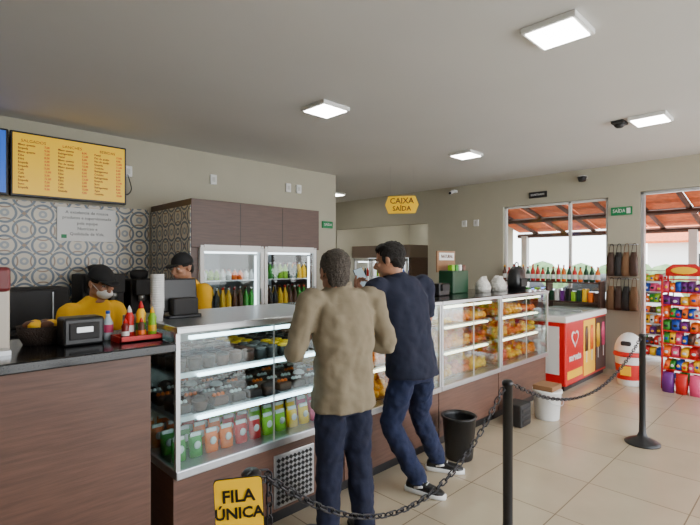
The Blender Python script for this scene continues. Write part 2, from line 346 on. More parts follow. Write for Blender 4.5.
# ---------------------------------------------------------------- display cases
def case(x0,x1,top,hot,grille=False):
    y0,y1=2.28,3.05
    e=empty('display_case',((x0+x1)/2,(y0+y1)/2,0)); b=MB()
    b.box((x0,y0+.03,.1),(x1,y1,.5),m_wood); b.box((x0,y0+.09,0),(x1,y1-.05,.1),m_black)
    b.box((x0,y0-.005,.5),(x1,y1,.545),m_steel,.005)
    t=.022
    for x in (x0,x1-t):
        for y in (y0,y1-t): b.box((x,y,.545),(x+t,y+t,1.25),m_alu)
    b.box((x0,y0-.01,1.245),(x1,y1,1.275),top,.004)
    b.box((x0,y0-.014,1.24),(x1,y0+.012,1.268),m_alu,.003)
    b.box((x0+t,y1-.02,.545),(x1-t,y1-.01,1.245),mat('case_back_warm',(220,176,110),.5) if hot else m_offw)
    if grille:
        b.box((1.62,2.30,.12),(1.93,2.312,.44),m_steel,.004)
        for i in range(9):
            for j in range(9): b.box((1.64+i*.031,2.294,.14+j*.032),(1.66+i*.031,2.302,.16+j*.032),m_black,ry=.78)
    b.done('frame',e); b=MB()
    b.box((x0+t,y0+.006,.545),(x1-t,y0+.012,1.245),m_glass); b.box((x0+.006,y0+t,.545),(x0+.012,y1-t,1.245),m_glass)
    b.box((x0+(x1-x0)/2-.004,y0+.0,.545),(x0+(x1-x0)/2+.004,y0+.006,1.245),m_alu)
    b.done('glass_panes',e); b=MB(); L=m_ledw if hot else m_led
    for z in ((.78,1.01) if not hot else (.80,1.03)):
        b.box((x0+.03,y0+.09,z-.012),(x1-.03,y1-.04,z),m_steel)
        b.box((x0+.03,y0+.08,z-.02),(x1-.03,y0+.092,z+.008),m_alu)
        b.box((x0+.15,y0+.058,z-.020),(x1-.15,y0+.078,z-.006),L)
    b.box((x0+.1,y0+.05,1.195),(x1-.1,y0+.075,1.213),L)
    b.done('shelves',e)
case(1.01,2.2,m_steel,False,True); case(2.21,3.32,m_gran,True); case(3.33,4.36,m_gran,True); case(4.37,5.5,m_gran,True)
b=MB()
pcs=[P['green'],P['orange'],P['red'],P['lime'],P['yellow'],P['pink'],P['brown'],P['green'],P['orange']]
for i in range(12):
    for row in range(4):
        x=1.08+i*.094; y=2.40+row*.14; m=pcs[(i//2+row//2)%9]
        b.loft([((x,y,.546),(.038,0,0),(0,.022,0)),((x,y+.005,.59),(.04,0,0),(0,.02,0)),((x,y+.012,.64),(.039,0,0),(0,.01,0)),((x,y+.015,.665),(.039,0,0),(0,.003,0))],m,seg=10)
        b.ell((x,y-.018,.61),(.02,.006,.022),P['white'],seg=10); b.box((x-.03,y+.004,.652),(x+.03,y+.0185,.672),P['white'])
b.done('juice_pouches')
m_choc=mat('chocolate',(46,26,20),.5); m_choc2=mat('milk_chocolate',(88,50,34),.5); m_cup=mat('clear_cup',(96,92,88),.25)
b=MB()
for i in range(10):
    for row in range(5):
        x=1.10+i*.112; y=2.43+row*.115; q=(i+row)%4
        if q in (0,2,3):
            b.box((x-.05,y-.05,.781),(x+.05,y+.05,.79),m_alu,.004); b.box((x-.046,y-.044,.79),(x+.046,y+.044,.84),[m_choc,m_choc2,m_choc2,m_choc][q],.01)
            for k in range(3): b.ell((x-.026+k*.026,y,.845),(.012,.014,.012),[P['white'],m_choc,P['orange'],P['white']][q],seg=7)
        else:
            b.lathe((x,y,.782),[(.034,0),(.046,.05),(.047,.055)],m_choc2,12); b.ell((x,y,.835),(.042,.042,.028),[m_choc,P['white'],m_choc][(i//2)%3],seg=10)
b.done('chocolate_desserts')
b=MB()
for i in range(13):
    for row in range(6):
        x=1.09+i*.085; y=2.42+row*.095
        b.lathe((x,y,1.012),[(.030,0),(.035,.02),(.035,.06)],[m_choc,m_choc2,P['black']][(i//3+row//2)%3],10)
        b.lathe((x,y,1.072),[(.036,0),(.036,.012),(.012,.018)],[m_choc,P['black'],m_choc2,m_cup,P['yellow']][(i//2+row//3)%5],10)
b.done('sweet_jars')
m_p=[mat('pastry_a',(240,128,10),.55,var=.25,vscale=30,emit=.12),mat('pastry_b',(250,168,20),.55,var=.2,vscale=30,emit=.12),mat('pastry_c',(222,108,14),.55,var=.25,vscale=30,emit=.12),mat('cheese_bread',(252,186,30),.55,var=.15,vscale=30,emit=.12)]  # faint emission in the pastries brightens them inside the cases
m_tray=mat('tray_brown',(160,112,60),.4,metal=.2)
cyc=0
for x0,x1 in ((2.21,3.32),(3.33,4.36),(4.37,5.5)):
    b=MB()
    for z in (.546,.801,1.031):
        n=3; w=(x1-x0-.10)/n
        for k in range(n):
            a=x0+.05+k*w; b.box((a,2.39,z),(a+w-.01,2.96,z+.012),m_tray,.003)
            m=m_p[cyc%4]; kind=(cyc*2+cyc//3)%3; cyc+=1
            nx=4
            for i in range(nx):
                for j in range(7):
                    x=a+.045+i*(w-.1)/(nx-1); y=2.43+j*.081; rr=Matrix.Rotation(random.uniform(-.5,.5),3,'Z')
                    if kind==0: b.ell((x,y,z+.042),(.037,.042,.036),m,seg=10,rot=rr)
                    elif kind==1:
                        b.lathe((x,y,z+.012),[(.028,0),(.040,.025),(.032,.055),(.006,.092)],m,10)
                    else: b.loft([((x,y-.040,z+.030),(.01,0,0),(0,0,.01)),((x,y-.016,z+.040),(.036,0,0),(0,0,.028)),((x,y+.016,z+.040),(.036,0,0),(0,0,.028)),((x,y+.040,z+.030),(.01,0,0),(0,0,.01))],m,seg=9,pw=2)
                    if (i+j)%3==0 and z<1.0: b.ell((x+.03,y+.02,z+.085),(.034,.038,.028),m,seg=9,rot=rr)
    b.done('pastry_assortment')
# ---------------------------------------------------------------- items on service counter
Z=1.2
b=MB(); b.box((.565,2.5,Z),(.745,2.63,Z+.135),m_black,.012); b.box((.59,2.492,Z+.03),(.72,2.502,Z+.11),m_dark,.004); b.box((.62,2.488,Z+.065),(.69,2.495,Z+.09),m_alu); b.done('napkin_dispenser')
b=MB(); m_wb=mat('water_bottle',(200,215,225),.15); bottle(b,.79,2.60,Z,.15,.025,m_wb,P['blue'],12); b.lathe((.79,2.60,Z+.04),[(.0255,0),(.0255,.04)],P['pink'],12,cap=False); b.done('water_bottle')
b=MB(); b.box((.79,2.42,Z),(1.0,2.56,Z+.008),m_red)
for lo,hi in (((.79,2.42,Z),(1.0,2.428,Z+.03)),((.79,2.552,Z),(1.0,2.56,Z+.03)),((.79,2.42,Z),(.798,2.56,Z+.03)),((.992,2.42,Z),(1.0,2.56,Z+.03))): b.box(lo,hi,m_red)
b.done('condiment_tray')
def squeeze(x,y,h,r,m,cap,lab,nm):
    b=MB(); b.lathe((x,y,Z+.008),[(r*.92,0),(r,.01),(r,h*.35),(r*.88,h*.5),(r,h*.65),(r*.5,h*.8),(r*.42,h*.82)],m,16)
    b.lathe((x,y,Z+.008+h*.8),[(r*.55,0),(r*.5,h*.06),(r*.15,h*.18),(r*.1,h*.2)],cap,12); b.lathe((x,y,Z+.01+h*.2),[(r*1.01,0),(r*1.01,h*.2)],lab,16,cap=False); b.done(nm)
squeeze(.83,2.465,.11,.019,mat('hot_sauce',(120,20,16),.3),m_red,P['white'],'hot_sauce_bottle')
squeeze(.865,2.51,.17,.023,P['red'],P['white'],P['white'],'ketchup_bottle')
squeeze(.925,2.515,.19,.025,P['yellow'],P['red'],P['green'],'mustard_bottle')
squeeze(.968,2.475,.16,.021,P['lime'],P['yellow'],P['yellow'],'sauce_bottle')
squeeze(.905,2.455,.11,.018,P['brown'],P['red'],P['orange'],'pepper_sauce_bottle')
zt=1.275
b=MB()
for i in range(15): b.lathe((1.045,2.60,zt+i*.013),[(.028,0),(.036,.075),(.038,.078)],m_white,14)
b.done('paper_cup_stack')
b=MB(); b.box((1.12,2.62,zt),(1.32,2.80,zt+.02),m_black,.006); b.box((1.19,2.70,zt+.02),(1.25,2.74,zt+.1),m_black)
b.box((1.085,2.66,zt+.035),(1.31,2.70,zt+.23),m_black,.01,rx=-.12); b.box((1.10,2.705,zt+.05),(1.295,2.71,zt+.215),m_scr2,rx=-.12); b.box((1.13,2.58,zt+.02),(1.28,2.66,zt+.12),m_dark,.01); b.done('pos_monitor')
b=MB(); m_jm=mat('cream_plastic',(200,190,176),.4)
b.box((.12,2.55,Z),(.37,2.85,Z+.30),m_jm,.015); b.box((.12,2.53,Z+.27),(.37,2.85,Z+.38),mat('maroon',(110,30,34),.4),.015)
b.box((.16,2.545,Z+.06),(.33,2.552,Z+.24),m_dark)
for k in (.18,.30): b.cyl((k,2.51,Z+.2),(k,2.56,Z+.22),.015,m_black); b.cyl((k,2.515,Z+.13),(k,2.515,Z+.2),.01,m_black)
b.box((.14,2.46,Z),(.36,2.56,Z+.02),m_steel); b.done('juice_dispenser')
b=MB(); m_wick=mat('wicker',(50,36,28),.8,bump=.8,bscale=120)
b.lathe((.52,2.72,Z),[(.075,0),(.10,.05),(.105,.09),(.095,.085),(.07,.02)],m_wick,18)
for k in range(6): b.ell((.52+.045*math.cos(k),2.72+.045*math.sin(k),Z+.09),(.035,.03,.025),P['brown'] if k%2 else P['yellow'],seg=8)
b.done('wicker_basket')
# ---------------------------------------------------------------- back counter and appliances
b=MB(); b.box((-1.5,5.05,0),(2.15,5.66,.95),m_dark); b.box((-1.5,5.0,.95),(2.15,5.66,1.0),m_gran); b.done('back_counter')
def appliance(x,y,w,d,h,m,nm,kind):
    b=MB(); z=1.0; b.box((x,y,z),(x+w,y+d,z+h),m,.012)
    if kind=='mw':
        b.box((x+.02,y-.008,z+.03),(x+w*.7,y+.002,z+h-.03),m_black); b.box((x+w*.75,y-.006,z+.03),(x+w-.02,y+.002,z+h-.03),m_dark); b.box((x+w*.7,y-.03,z+.04),(x+w*.72,y-.005,z+h-.04),m_steel)
    else:
        b.box((x+.03,y-.1,z),(x+w-.03,y,z+.05),m_steel); b.box((x+.02,y-.1,z+h*.6),(x+w-.02,y,z+h),m_dark,.01)
        for k in (.3,.7): b.cyl((x+w*k,y-.06,z+h*.45),(x+w*k,y-.06,z+h*.62),.03,m_steel)
        b.lathe((x+w*.5,y+d*.5,z+h),[(.08,0),(.1,.08),(.05,.1)],m_dark)
    b.done(nm)
appliance(.72,5.15,.5,.4,.36,m_dark,'microwave_oven','mw'); appliance(1.34,5.2,.40,.4,.48,m_dark,'espresso_machine','c'); appliance(.25,5.15,.36,.4,.38,m_dark,'coffee_brewer','c'); appliance(1.8,5.18,.3,.36,.42,m_dark,'coffee_grinder','c')
# ---------------------------------------------------------------- items on far counter
b=MB(); b.box((4.14,2.70,zt),(4.44,2.88,zt+.24),P['dkgreen'],.01); b.box((4.12,2.88,zt+.22),(4.46,2.90,zt+.45),mat('kraft_sign',(150,110,78),.7),.004)
b.box((4.15,2.875,zt+.35),(4.43,2.882,zt+.43),P['white']); b.text('NATURAL',.05,(4.29,2.873,zt+.39),(1,0,0),P['brown'],bold=.001)
for i in range(4): b.box((4.16+i*.07,2.72,zt+.2),(4.21+i*.07,2.78,zt+.3),[P['lime'],P['green'],P['white'],P['brown']][i],.008)
b.done('snack_box_display')
m_bag=mat('clear_bag',(214,212,204),.3,var=.15,vscale=30,bump=.8,bscale=40)
for x,y,r in ((4.57,2.60,.09),(4.76,2.70,.075),(4.93,2.60,.088),(5.12,2.74,.07)):
    b=MB(); b.loft([((x,y,zt),(r,0,0),(0,r*.7,0)),((x,y,zt+.05),(r*1.02,0,0),(0,r*.85,0)),((x-.01,y,zt+.1),(r*.95,0,0),(0,r*.7,0)),((x,y,zt+.14),(r*.7,0,0),(0,r*.35,0)),((x+.02,y,zt+.17),(r*.6,0,0),(0,r*.1,0))],m_bag,seg=14,pw=2.8); b.done('bread_bag')
b=MB(); x,y=5.36,2.6
b.loft([((x,y,zt),(.12,0,0),(0,.08,0)),((x,y,zt+.1),(.13,0,0),(0,.09,0)),((x,y,zt+.22),(.12,0,0),(0,.07,0)),((x,y,zt+.28),(.06,0,0),(0,.04,0))],m_black,seg=16,pw=3)
b.tube([(x-.04,y,zt+.27),(x-.03,y,zt+.32),(x+.03,y,zt+.32),(x+.04,y,zt+.27)],.008,m_dark,6,sub=4); b.box((x-.08,y-.1,zt+.04),(x+.08,y-.07,zt+.14),m_dark,.01); b.done('backpack')
b=MB(); b.box((3.75,2.6,zt),(3.93,2.78,zt+.12),m_black,.01); b.box((3.78,2.58,zt+.05),(3.9,2.6,zt+.11),m_dark); b.done('card_terminal')
# ---------------------------------------------------------------- ice cream freezer
e=empty('ice_cream_freezer',(6.65,2.6,0)); b=MB(); m_fr=mat('freezer_red',(200,12,20),.35); fx0,fx1,fy0,fy1=5.9,7.4,2.23,2.95
b.box((fx0,fy0,.06),(fx1,fy1,.86),m_fr,.02); b.box((fx0-.01,fy0-.01,.85),(fx1+.01,fy1,.93),m_white,.015); b.box((fx0+.06,fy0+.05,.925),(fx1-.06,fy1-.05,.94),m_glass)
b.box((fx0+.03,fy0+.03,0),(fx1-.03,fy1-.03,.06),m_black)
b.box((fx0+.66,fy0+.05,.932),(fx0+.70,fy1-.05,.955),m_alu)
b.done('body',e); b=MB()
def heart(cx,cz,s,m,y):
    pts=[]
    for k in range(28):
        t=2*math.pi*k/28; pts.append(V((cx+s*16*math.sin(t)**3/16,0,cz+s*(13*math.cos(t)-5*math.cos(2*t)-2*math.cos(3*t)-math.cos(4*t))/16)))
    b.rings([[p+V((0,yy,0)) for p in pts] for yy in (y,y-.003)],m,smooth=False)
heart(6.2,.64,.12,P['white'],fy0-.001); heart(6.2,.64,.085,P['red'],fy0-.005)
b.text('sorvete',.13,(6.2,fy0-.004,.40),(1,0,0),P['white'],bold=.004); b.box((5.95,fy0-.004,.14),(6.45,fy0,.24),P['yellow'])
b.box((6.5,fy0-.004,.1),(6.93,fy0,.83),P['yellow']); b.box((6.95,fy0-.004,.1),(7.37,fy0,.83),mat('choc_panel',(70,32,26),.4))
for x,m in ((6.6,P['brown']),(6.8,P['orange']),(7.05,P['yellow']),(7.26,P['pink'])):
    b.loft([((x,fy0-.006,.42),(.06,0,0),(0,.004,0)),((x,fy0-.006,.65),(.065,0,0),(0,.004,0)),((x,fy0-.006,.75),(.04,0,0),(0,.004,0))],m,seg=14); b.box((x-.012,fy0-.008,.27),(x+.012,fy0-.002,.42),P['white'])
b.box((fx0-.004,fy0+.08,.2),(fx0,fy1-.05,.8),P['white']); b.done('decals',e)
e=empty('bottle_shelf',(7.56,3.1,0)); b=MB()
for y in (2.32,3.1,3.92): b.box((7.45,y,0),(7.67,y+.03,1.32),m_woodd)
for z in (.5,.98,1.28): b.box((7.45,2.32,z),(7.67,3.95,z+.02),m_woodd)
b.done('frame',e); b=MB()
for i in range(19):
    y=2.39+i*.083; m=random.choice([P['dkgreen'],P['brown'],P['black'],P['orange'],P['white'],P['red']])
    bottle(b,7.56,y,1.30,.25+random.uniform(-.03,.03),.036,m,random.choice([P['red'],P['yellow'],P['black']]))
    b.lathe((7.555,y,1.34),[(.037,0),(.037,.07)],P['white'],8,cap=False)
    b.box((7.48,y-.03,1.0),(7.62,y+.03,1.0+random.uniform(.14,.2)),random.choice(PAL),.008)
b.done('bottles',e)
# ---------------------------------------------------------------- bins
b=MB(); b.lathe((3.31,2.10,0),[(.105,0),(.11,.01),(.135,.33),(.145,.335),(.145,.35),(.13,.35),(.125,.32),(.1,.02)],m_black,24); b.done('waste_bin')
b=MB(); b.lathe((4.8,2.0,0),[(.11,0),(.115,.01),(.135,.27),(.145,.275),(.145,.3),(.13,.3)],m_white,24); b.box((4.68,1.9,.3),(4.92,2.1,.35),mat('cardboard',(140,100,66),.8),.005)
b.tube([(4.66,2.0,.27),(4.66,1.9,.2),(4.8,1.85,.16),(4.94,1.9,.2),(4.94,2.0,.27)],.004,m_alu,5,sub=4); b.done('plastic_bucket')
b=MB(); b.box((4.3,2.04,0),(4.52,2.22,.22),m_dark,.015)
for k in range(3): b.box((4.33,2.035,.04+k*.055),(4.49,2.04,.065+k*.055),m_black)
b.done('plastic_crate')
b=MB(); x,y=6.9,1.8
b.lathe((x,y,0),[(.13,0),(.135,.02),(.165,.36),(.17,.38)],P['white'],24); b.lathe((x,y,.08),[(.146,0),(.164,.2)],P['red'],24,cap=False); b.box((x-.165,y-.06,.14),(x-.15,y+.06,.26),P['yellow'])
b.lathe((x,y,.38),[(.18,0),(.185,.03),(.16,.06)],P['red'],24); b.ell((x,y,.44),(.17,.17,.24),m_white,seg=20,half=True); b.box((x-.17,y-.06,.52),(x-.12,y+.06,.58),m_dark,.02); b.done('ice_cream_litter_bin')
# ---------------------------------------------------------------- hanging bags on pillar
b=MB(); m_hat=mat('straw_hat',(120,88,60),.8,bump=.5,bscale=90); m_lea=mat('leather',(70,48,38),.6,var=.2)
for k,z in enumerate((1.86,1.36)):
    b.cyl((7.66,1.88,z),(7.66,2.27,z),.008,m_steel,seg=6)
    for j in range(4):
        y=1.925+j*.10; m=[m_lea,m_hat,m_dark][(j+k)%3]
        b.tube([(7.62,y-.03,z-.12),(7.65,y-.02,z),(7.65,y+.02,z),(7.62,y+.03,z-.12)],.005,m,5,sub=3)
        b.loft([((7.6,y,z-.46),(.03,0,0),(0,.05,0)),((7.59,y,z-.40),(.05,0,0),(0,.056,0)),((7.6,y,z-.2),(.045,0,0),(0,.05,0)),((7.62,y,z-.11),(.02,0,0),(0,.035,0))],m,seg=12,pw=3)
b.done('hanging_bag_rack')
# ---------------------------------------------------------------- snack racks
def snack_rack(cx,cy,w,d,h,metal,sign,nrow=8):
    b=MB()
    for sx in (-1,1):
        for sy in (-1,1): b.cyl((cx+sx*d/2,cy+sy*w/2,0),(cx+sx*d/2,cy+sy*w/2,h),.012,metal,seg=6)
    if sign:
        b.loft([((cx-d/2,cy,h+.01),(.006,0,0),(0,w*.42,0)),((cx-d/2,cy,h+.10),(.006,0,0),(0,w*.42,0)),((cx-d/2,cy,h+.16),(.006,0,0),(0,w*.25,0))],m_red,seg=20,pw=6); b.ell((cx-d/2-.006,cy,h+.08),(.006,w*.3,.045),P['yellow'],seg=16)
    zs=[.08+k*(h-.12)/nrow for k in range(nrow+1)]
    for z in zs:
        b.box((cx-d/2,cy-w/2,z),(cx+d/2,cy+w/2,z+.006),metal); b.box((cx-d/2-.004,cy-w/2,z+.006),(cx-d/2,cy+w/2,z+.016),metal)
    for q,z in enumerate(zs[:-1]):
        n=int(w/.062) if q%2 else int(w/.08)
        for i in range(n):
            ww=.030 if q%2 else .040; hh=random.uniform(.10,.15)
            y=cy-w/2+.04+i*(w-.08)/max(n-1,1); m=random.choice([P['red'],P['yellow'],P['blue'],P['pink'],P['orange'],P['green'],P['purple'],P['white'],P['lime'],P['brown']]); tl=random.uniform(-.012,.012)
            for r in range(3):
                x=cx-d/2+.04+r*.08
                b.loft([((x,y,z+.007),(.004,0,0),(0,ww*.9,0)),((x,y,z+hh*.3),(.022,0,0),(0,ww,0)),((x+.01,y+tl,z+hh*.75),(.022,0,0),(0,ww*.95,0)),((x+.015,y+tl,z+hh),(.004,0,0),(0,ww,0))],m,seg=10,pw=3.5)
            b.ell((cx-d/2+.018,y,z+hh*.5),(.005,ww*.6,.018),random.choice([P['white'],P['yellow'],P['red'],P['blue'],P['black']]),seg=8)
    b.done('snack_rack')
snack_rack(7.15,1.22,.46,.34,1.42,m_red,True); snack_rack(7.3,.45,.6,.34,1.3,m_red,False)
snack_rack(9.0,2.1,.7,.4,1.5,m_alu,False)
b=MB()
for k in range(3):
    y=1.08+k*.14; b.loft([((6.86,y,.0),(.06,0,0),(0,.06,0)),((6.86,y,.12),(.07,0,0),(0,.068,0)),((6.86,y,.2),(.05,0,0),(0,.06,0)),((6.86,y,.24),(.01,0,0),(0,.06,0))],[P['pink'],P['red'],P['purple']][k],seg=12,pw=3)
b.done('snack_bags')
# ---------------------------------------------------------------- stanchions & chain
def stanchion(x,y,h=.97):
    b=MB(); b.lathe((x,y,0),[(.14,0),(.14,.012),(.11,.03),(.045,.06),(.028,.1),(.026,.2),(.026,h-.03),(.03,h-.028),(.03,h-.01),(.02,h)],m_black,24)
    for s in (-1,1): b.tube([(x+s*.025,y,h-.05),(x+s*.05,y,h-.055),(x+s*.05,y,h-.025)],.004,m_black,6)
    return b.done('stanchion_post')
P1=(2.35,1.19);P2=(4.73,1.13);P0=(.775,1.22)
stanchion(*P1);stanchion(*P2);stanchion(*P0,h=.97)
m_chain=mat('chain_plastic',(42,42,46),.35,metal=.4)
def link(b,c,d,roll,L=.022,W=.010,r=.0034):
    d=d.normalized(); up=V((0,0,1)) if abs(d.z)<.95 else V((1,0,0)); x=d.cross(up).normalized(); y=d.cross(x)
    w=x*math.cos(roll)+y*math.sin(roll); n=d.cross(w); R=[];N=14
    for i in range(N):
        t=2*math.pi*i/N; ct,st=math.cos(t),math.sin(t)
        p=c+d*(ct*W+math.copysign(L-W,ct) if abs(ct)>1e-6 else 0)+w*st*W; rad=(d*ct+w*st).normalized()
        R.append([p+rad*r*math.cos(a)+n*r*math.sin(a) for a in [2*math.pi*k/6 for k in range(6)]])
    R.append(R[0]); b.rings(R,m_chain,cap=False)
def chain(a,c,sag,tail=0):
    a=V(a);c=V(c);b=MB(); pts=[a.lerp(c,t/200)-V((0,0,sag*4*(t/200)*(1-t/200))) for t in range(201)]
    if tail: pts=[a-V((0,-.0,tail*(1-k/60))) + V((.02,0,0)) for k in range(60)]+pts
    step=.034;acc=0;k=0
    for i in range(1,len(pts)):
        s=(pts[i]-pts[i-1]).length; acc+=s
        if acc>=step: acc-=step; link(b,pts[i],pts[i]-pts[i-1],(k%2)*math.pi/2+.4); k+=1
    b.done('barrier_chain')
chain((P0[0]+.045,P0[1],.945),(P1[0]-.045,P1[1],.945),.36,tail=.33); chain((P1[0]+.045,P1[1],.945),(P2[0]-.045,P2[1],.945),.27)
b=MB(); r=V((.80,-.60,.05)).normalized(); n=r.cross(V((0,0,1))).normalized(); upv=n.cross(r).normalized(); o=V((P0[0],P0[1],.862))+n*.045-r*.03
def plate(w,h,off,m,rad=.012):
    pts=[]
    for sx,sy,a0 in ((1,1,0),(-1,1,90),(-1,-1,180),(1,-1,270)):
        for k in range(5):
            a=math.radians(a0+k*22.5); pts.append((sx*(w-rad)+rad*math.cos(a),sy*(h-rad)+rad*math.sin(a)))
    b.rings([[o+r*p[0]+upv*p[1]+n*t for p in pts] for t in (off,off+.004)],m,smooth=False)
plate(.070,.11,0,m_black); plate(.068,.108,.005,m_yel)
b.text('FILA',.05,o+n*.0105+upv*.058,r,m_black,up=upv,bold=.0012); b.text('ÚNICA',.045,o+n*.0105+upv*.008,r,m_black,up=upv,bold=.0012); b.text('>>>',.05,o+n*.0105+upv*-.06,r,m_black,up=upv)
b.tube([V((P0[0],P0[1],.972)),V((P0[0],P0[1],.978))+n*.03,o+V((0,0,.1))],.004,m_black,6)
b.done('queue_sign')
# ---------------------------------------------------------------- people
def finish(ob,vox,sm=4,disp=0,dscale=.1,sub=False):
    r=ob.modifiers.new('remesh','REMESH'); r.mode='VOXEL'; r.voxel_size=vox; r.use_smooth_shade=True
    s=ob.modifiers.new('smooth','SMOOTH'); s.factor=.6; s.iterations=sm
    if disp:
        t=bpy.data.textures.new(ob.name+'_folds','CLOUDS'); t.noise_scale=dscale; t.noise_depth=1
        d=ob.modifiers.new('folds','DISPLACE'); d.texture=t; d.strength=disp; d.mid_level=.5; d.texture_coords='LOCAL'
def head(e,c,yaw,pitch,skin,hair,style,roll=0,sc=1,mask=False):
    T=Matrix.Translation(V(c))@Matrix.Rotation(yaw,4,'Z')@Matrix.Rotation(pitch,4,'X')@Matrix.Rotation(roll,4,'Y')@Matrix.Scale(sc,4)
    b=MB(); b.T=T
    b.ell((0,-.012,.03),(.074,.092,.084),skin,24); b.ell((0,.022,-.035),(.058,.068,.078),skin,20); b.ell((0,.058,-.092),(.028,.026,.022),skin,12)
    for s in (-1,1): b.ell((s*.042,.01,-.06),(.02,.05,.03),skin,12); b.ell((s*.034,.066,-.024),(.022,.02,.018),skin,10)
    b.ell((0,.076,.022),(.048,.014,.01),skin,12)
    b.tube([(0,.082,.012),(0,.097,-.012),(0,.108,-.03),(0,.092,-.038)],[.008,.011,.014,.01],skin,8,sub=3,caps=True)
    for s in (-1,1): b.ell((s*.012,.094,-.034),(.008,.01,.007),skin,8)
    b.ell((0,.084,-.058),(.022,.012,.006),skin,10); b.ell((0,.082,-.068),(.019,.011,.006),skin,10)
    for s in (-1,1): b.ell((s*.075,-.008,-.005),(.009,.02,.031),skin,12,rot=Matrix.Rotation(s*.3,3,'Z')); b.ell((s*.077,0,-.03),(.007,.011,.012),skin,8)
    b.tube([(0,-.025,-.05),(0,-.02,-.10),(0,-.012,-.15)],[.054,.053,.052],skin,16)
    ob=b.done('head',e); finish(ob,.0045,3)
    b=MB(); b.T=T
    for s in (-1,1):
        b.ell((s*.031,.073,.0),(.013,.012,.009),m_eyew,10); b.ell((s*.031,.083,.0),(.0055,.003,.0055),m_eye,8)
        b.tube([(s*.015,.087,.02),(s*.032,.086,.026),(s*.05,.074,.02)],[.0035,.004,.002],hair,6,sub=3)
    b.tube([(-.02,.09,-.063),(0,.0955,-.062),(.02,.09,-.063)],.003,m_lip,6,sub=3)
    if mask:
        b.ell((0,.05,-.058),(.056,.066,.044),P['white'],20)
        for s in (-1,1): b.tube([(s*.05,.06,-.04),(s*.07,.02,-.01),(s*.08,-.01,.01)],.0025,P['white'],5,sub=3)
    b.done('face_features',e)
    b=MB(); b.T=T
    if style=='cap':
        b.ell((0,-.015,.03),(.085,.104,.098),hair,24,half=True); b.lathe((0,-.015,.01),[(.08,0),(.086,.02)],hair,24)
        b.loft([((0,.06,.035),(.07,0,0),(0,.01,.004)),((0,.09,.036),(.068,0,0),(0,.02,.004)),((0,.13,.028),(.05,0,0),(0,.02,.003)),((0,.15,.02),(.02,0,0),(0,.005,.003))],hair,seg=14)
        b.ell((0,-.07,-.02),(.062,.045,.06),hair,14); b.done('cap',e)
    else:
        b.ell((0,-.026,.042),(.082,.096,.084),hair,26); b.ell((0,-.058,-.01),(.068,.052,.068),hair,20); b.ell((0,.03,.085),(.058,.052,.035),hair,16,rot=Matrix.Rotation(-.25,3,'X'))
        for s in (-1,1): b.ell((s*.069,-.0,.01),(.011,.028,.042),hair,10)
        if style=='long': b.ell((0,-.052,-.045),(.064,.046,.056),hair,16)
        ob=b.done('hair',e); finish(ob,.005,2,.014,.02)
def hand(b,T,side,curl,m):
    old=b.T; b.T=T
    b.loft([((0,-.03,0),(.026,0,0),(0,0,.02)),((0,.01,0),(.029,0,0),(0,0,.017)),((0,.05,0),(.039,0,0),(0,0,.015)),((0,.088,-.002),(.040,0,0),(0,0,.011)),((0,.095,-.003),(.034,0,0),(0,0,.006))],m,seg=14)
    for k,(x,L) in enumerate(((.031,.070),(.0105,.078),(-.0105,.073),(-.031,.056))):
        p=V((side*x,.082,0)); a=.12*curl; pts=[p]; fan=side*x*1.6
        for s,f in enumerate((.45,.3,.25)):
            a+=curl*(.55,.6,.4)[s]; p=p+V((math.sin(fan)*math.cos(a),math.cos(a),-math.sin(a)))*L*f; pts.append(p)
        b.tube(pts,[.0095,.0088,.008,.0068],m,8,caps=True)
    p=V((side*.026,.02,-.004)); pts=[p,p+V((side*.028,.026,-.012)),p+V((side*.042,.056,-.02*(1+curl))),p+V((side*.042,.082,-.03*(1+curl)))]
    b.tube(pts,[.014,.012,.0098,.0078],m,8,caps=True)
    b.T=old
def hmat(w,direc,back):
    y=V(direc).normalized(); z=V(back); z=(z-y*z.dot(y)).normalized(); x=y.cross(z)
    M=Matrix((x,y,z)).transposed().to_4x4(); M.translation=V(w); return M
def shoe(e,ank,toe,body,sole,nm):
    d=V((toe[0],toe[1],0)).normalized(); s=V((-d.y,d.x,0)); a=V((ank[0],ank[1],0)); dz=ank[2] if len(ank)>2 else 0; b=MB()
    U=V((0,0,1)); secs=[]
    for t,w,h in ((-.075,.022,.05),(-.06,.034,.075),(-.01,.038,.085),(.05,.04,.07),(.11,.047,.05),(.165,.042,.038),(.2,.02,.028)): secs.append((a+d*t+U*(h/2+.02+dz),s*w,U*(h/2)))
    b.loft(secs,body,seg=16); b.tube([a+d*-.01+U*(.07+dz),a+d*-.015+U*(.12+dz)],[.045,.042],body,14); o=b.done(nm+'_upper',e); finish(o,.006,2)
    b=MB(); secs=[]
    for t,w in ((-.085,.02),(-.07,.036),(0,.04),(.06,.043),(.12,.05),(.17,.044),(.21,.018)): secs.append((a+d*t+U*(.018+dz),s*w,U*.018))
    b.loft(secs,sole,seg=12,pw=4)
    for t in (.03,.055,.08): b.tube([a+d*t-s*.022+U*(.098-t*.25+dz),a+d*t+s*.022+U*(.098-t*.25+dz)],.004,P['white'],6)
    for sg in (-1,1): b.tube([a+d*.0+s*sg*.043+U*.05,a+d*.06+s*sg*.045+U*.068],.008,sole,6)
    b.done(nm+'_sole',e)
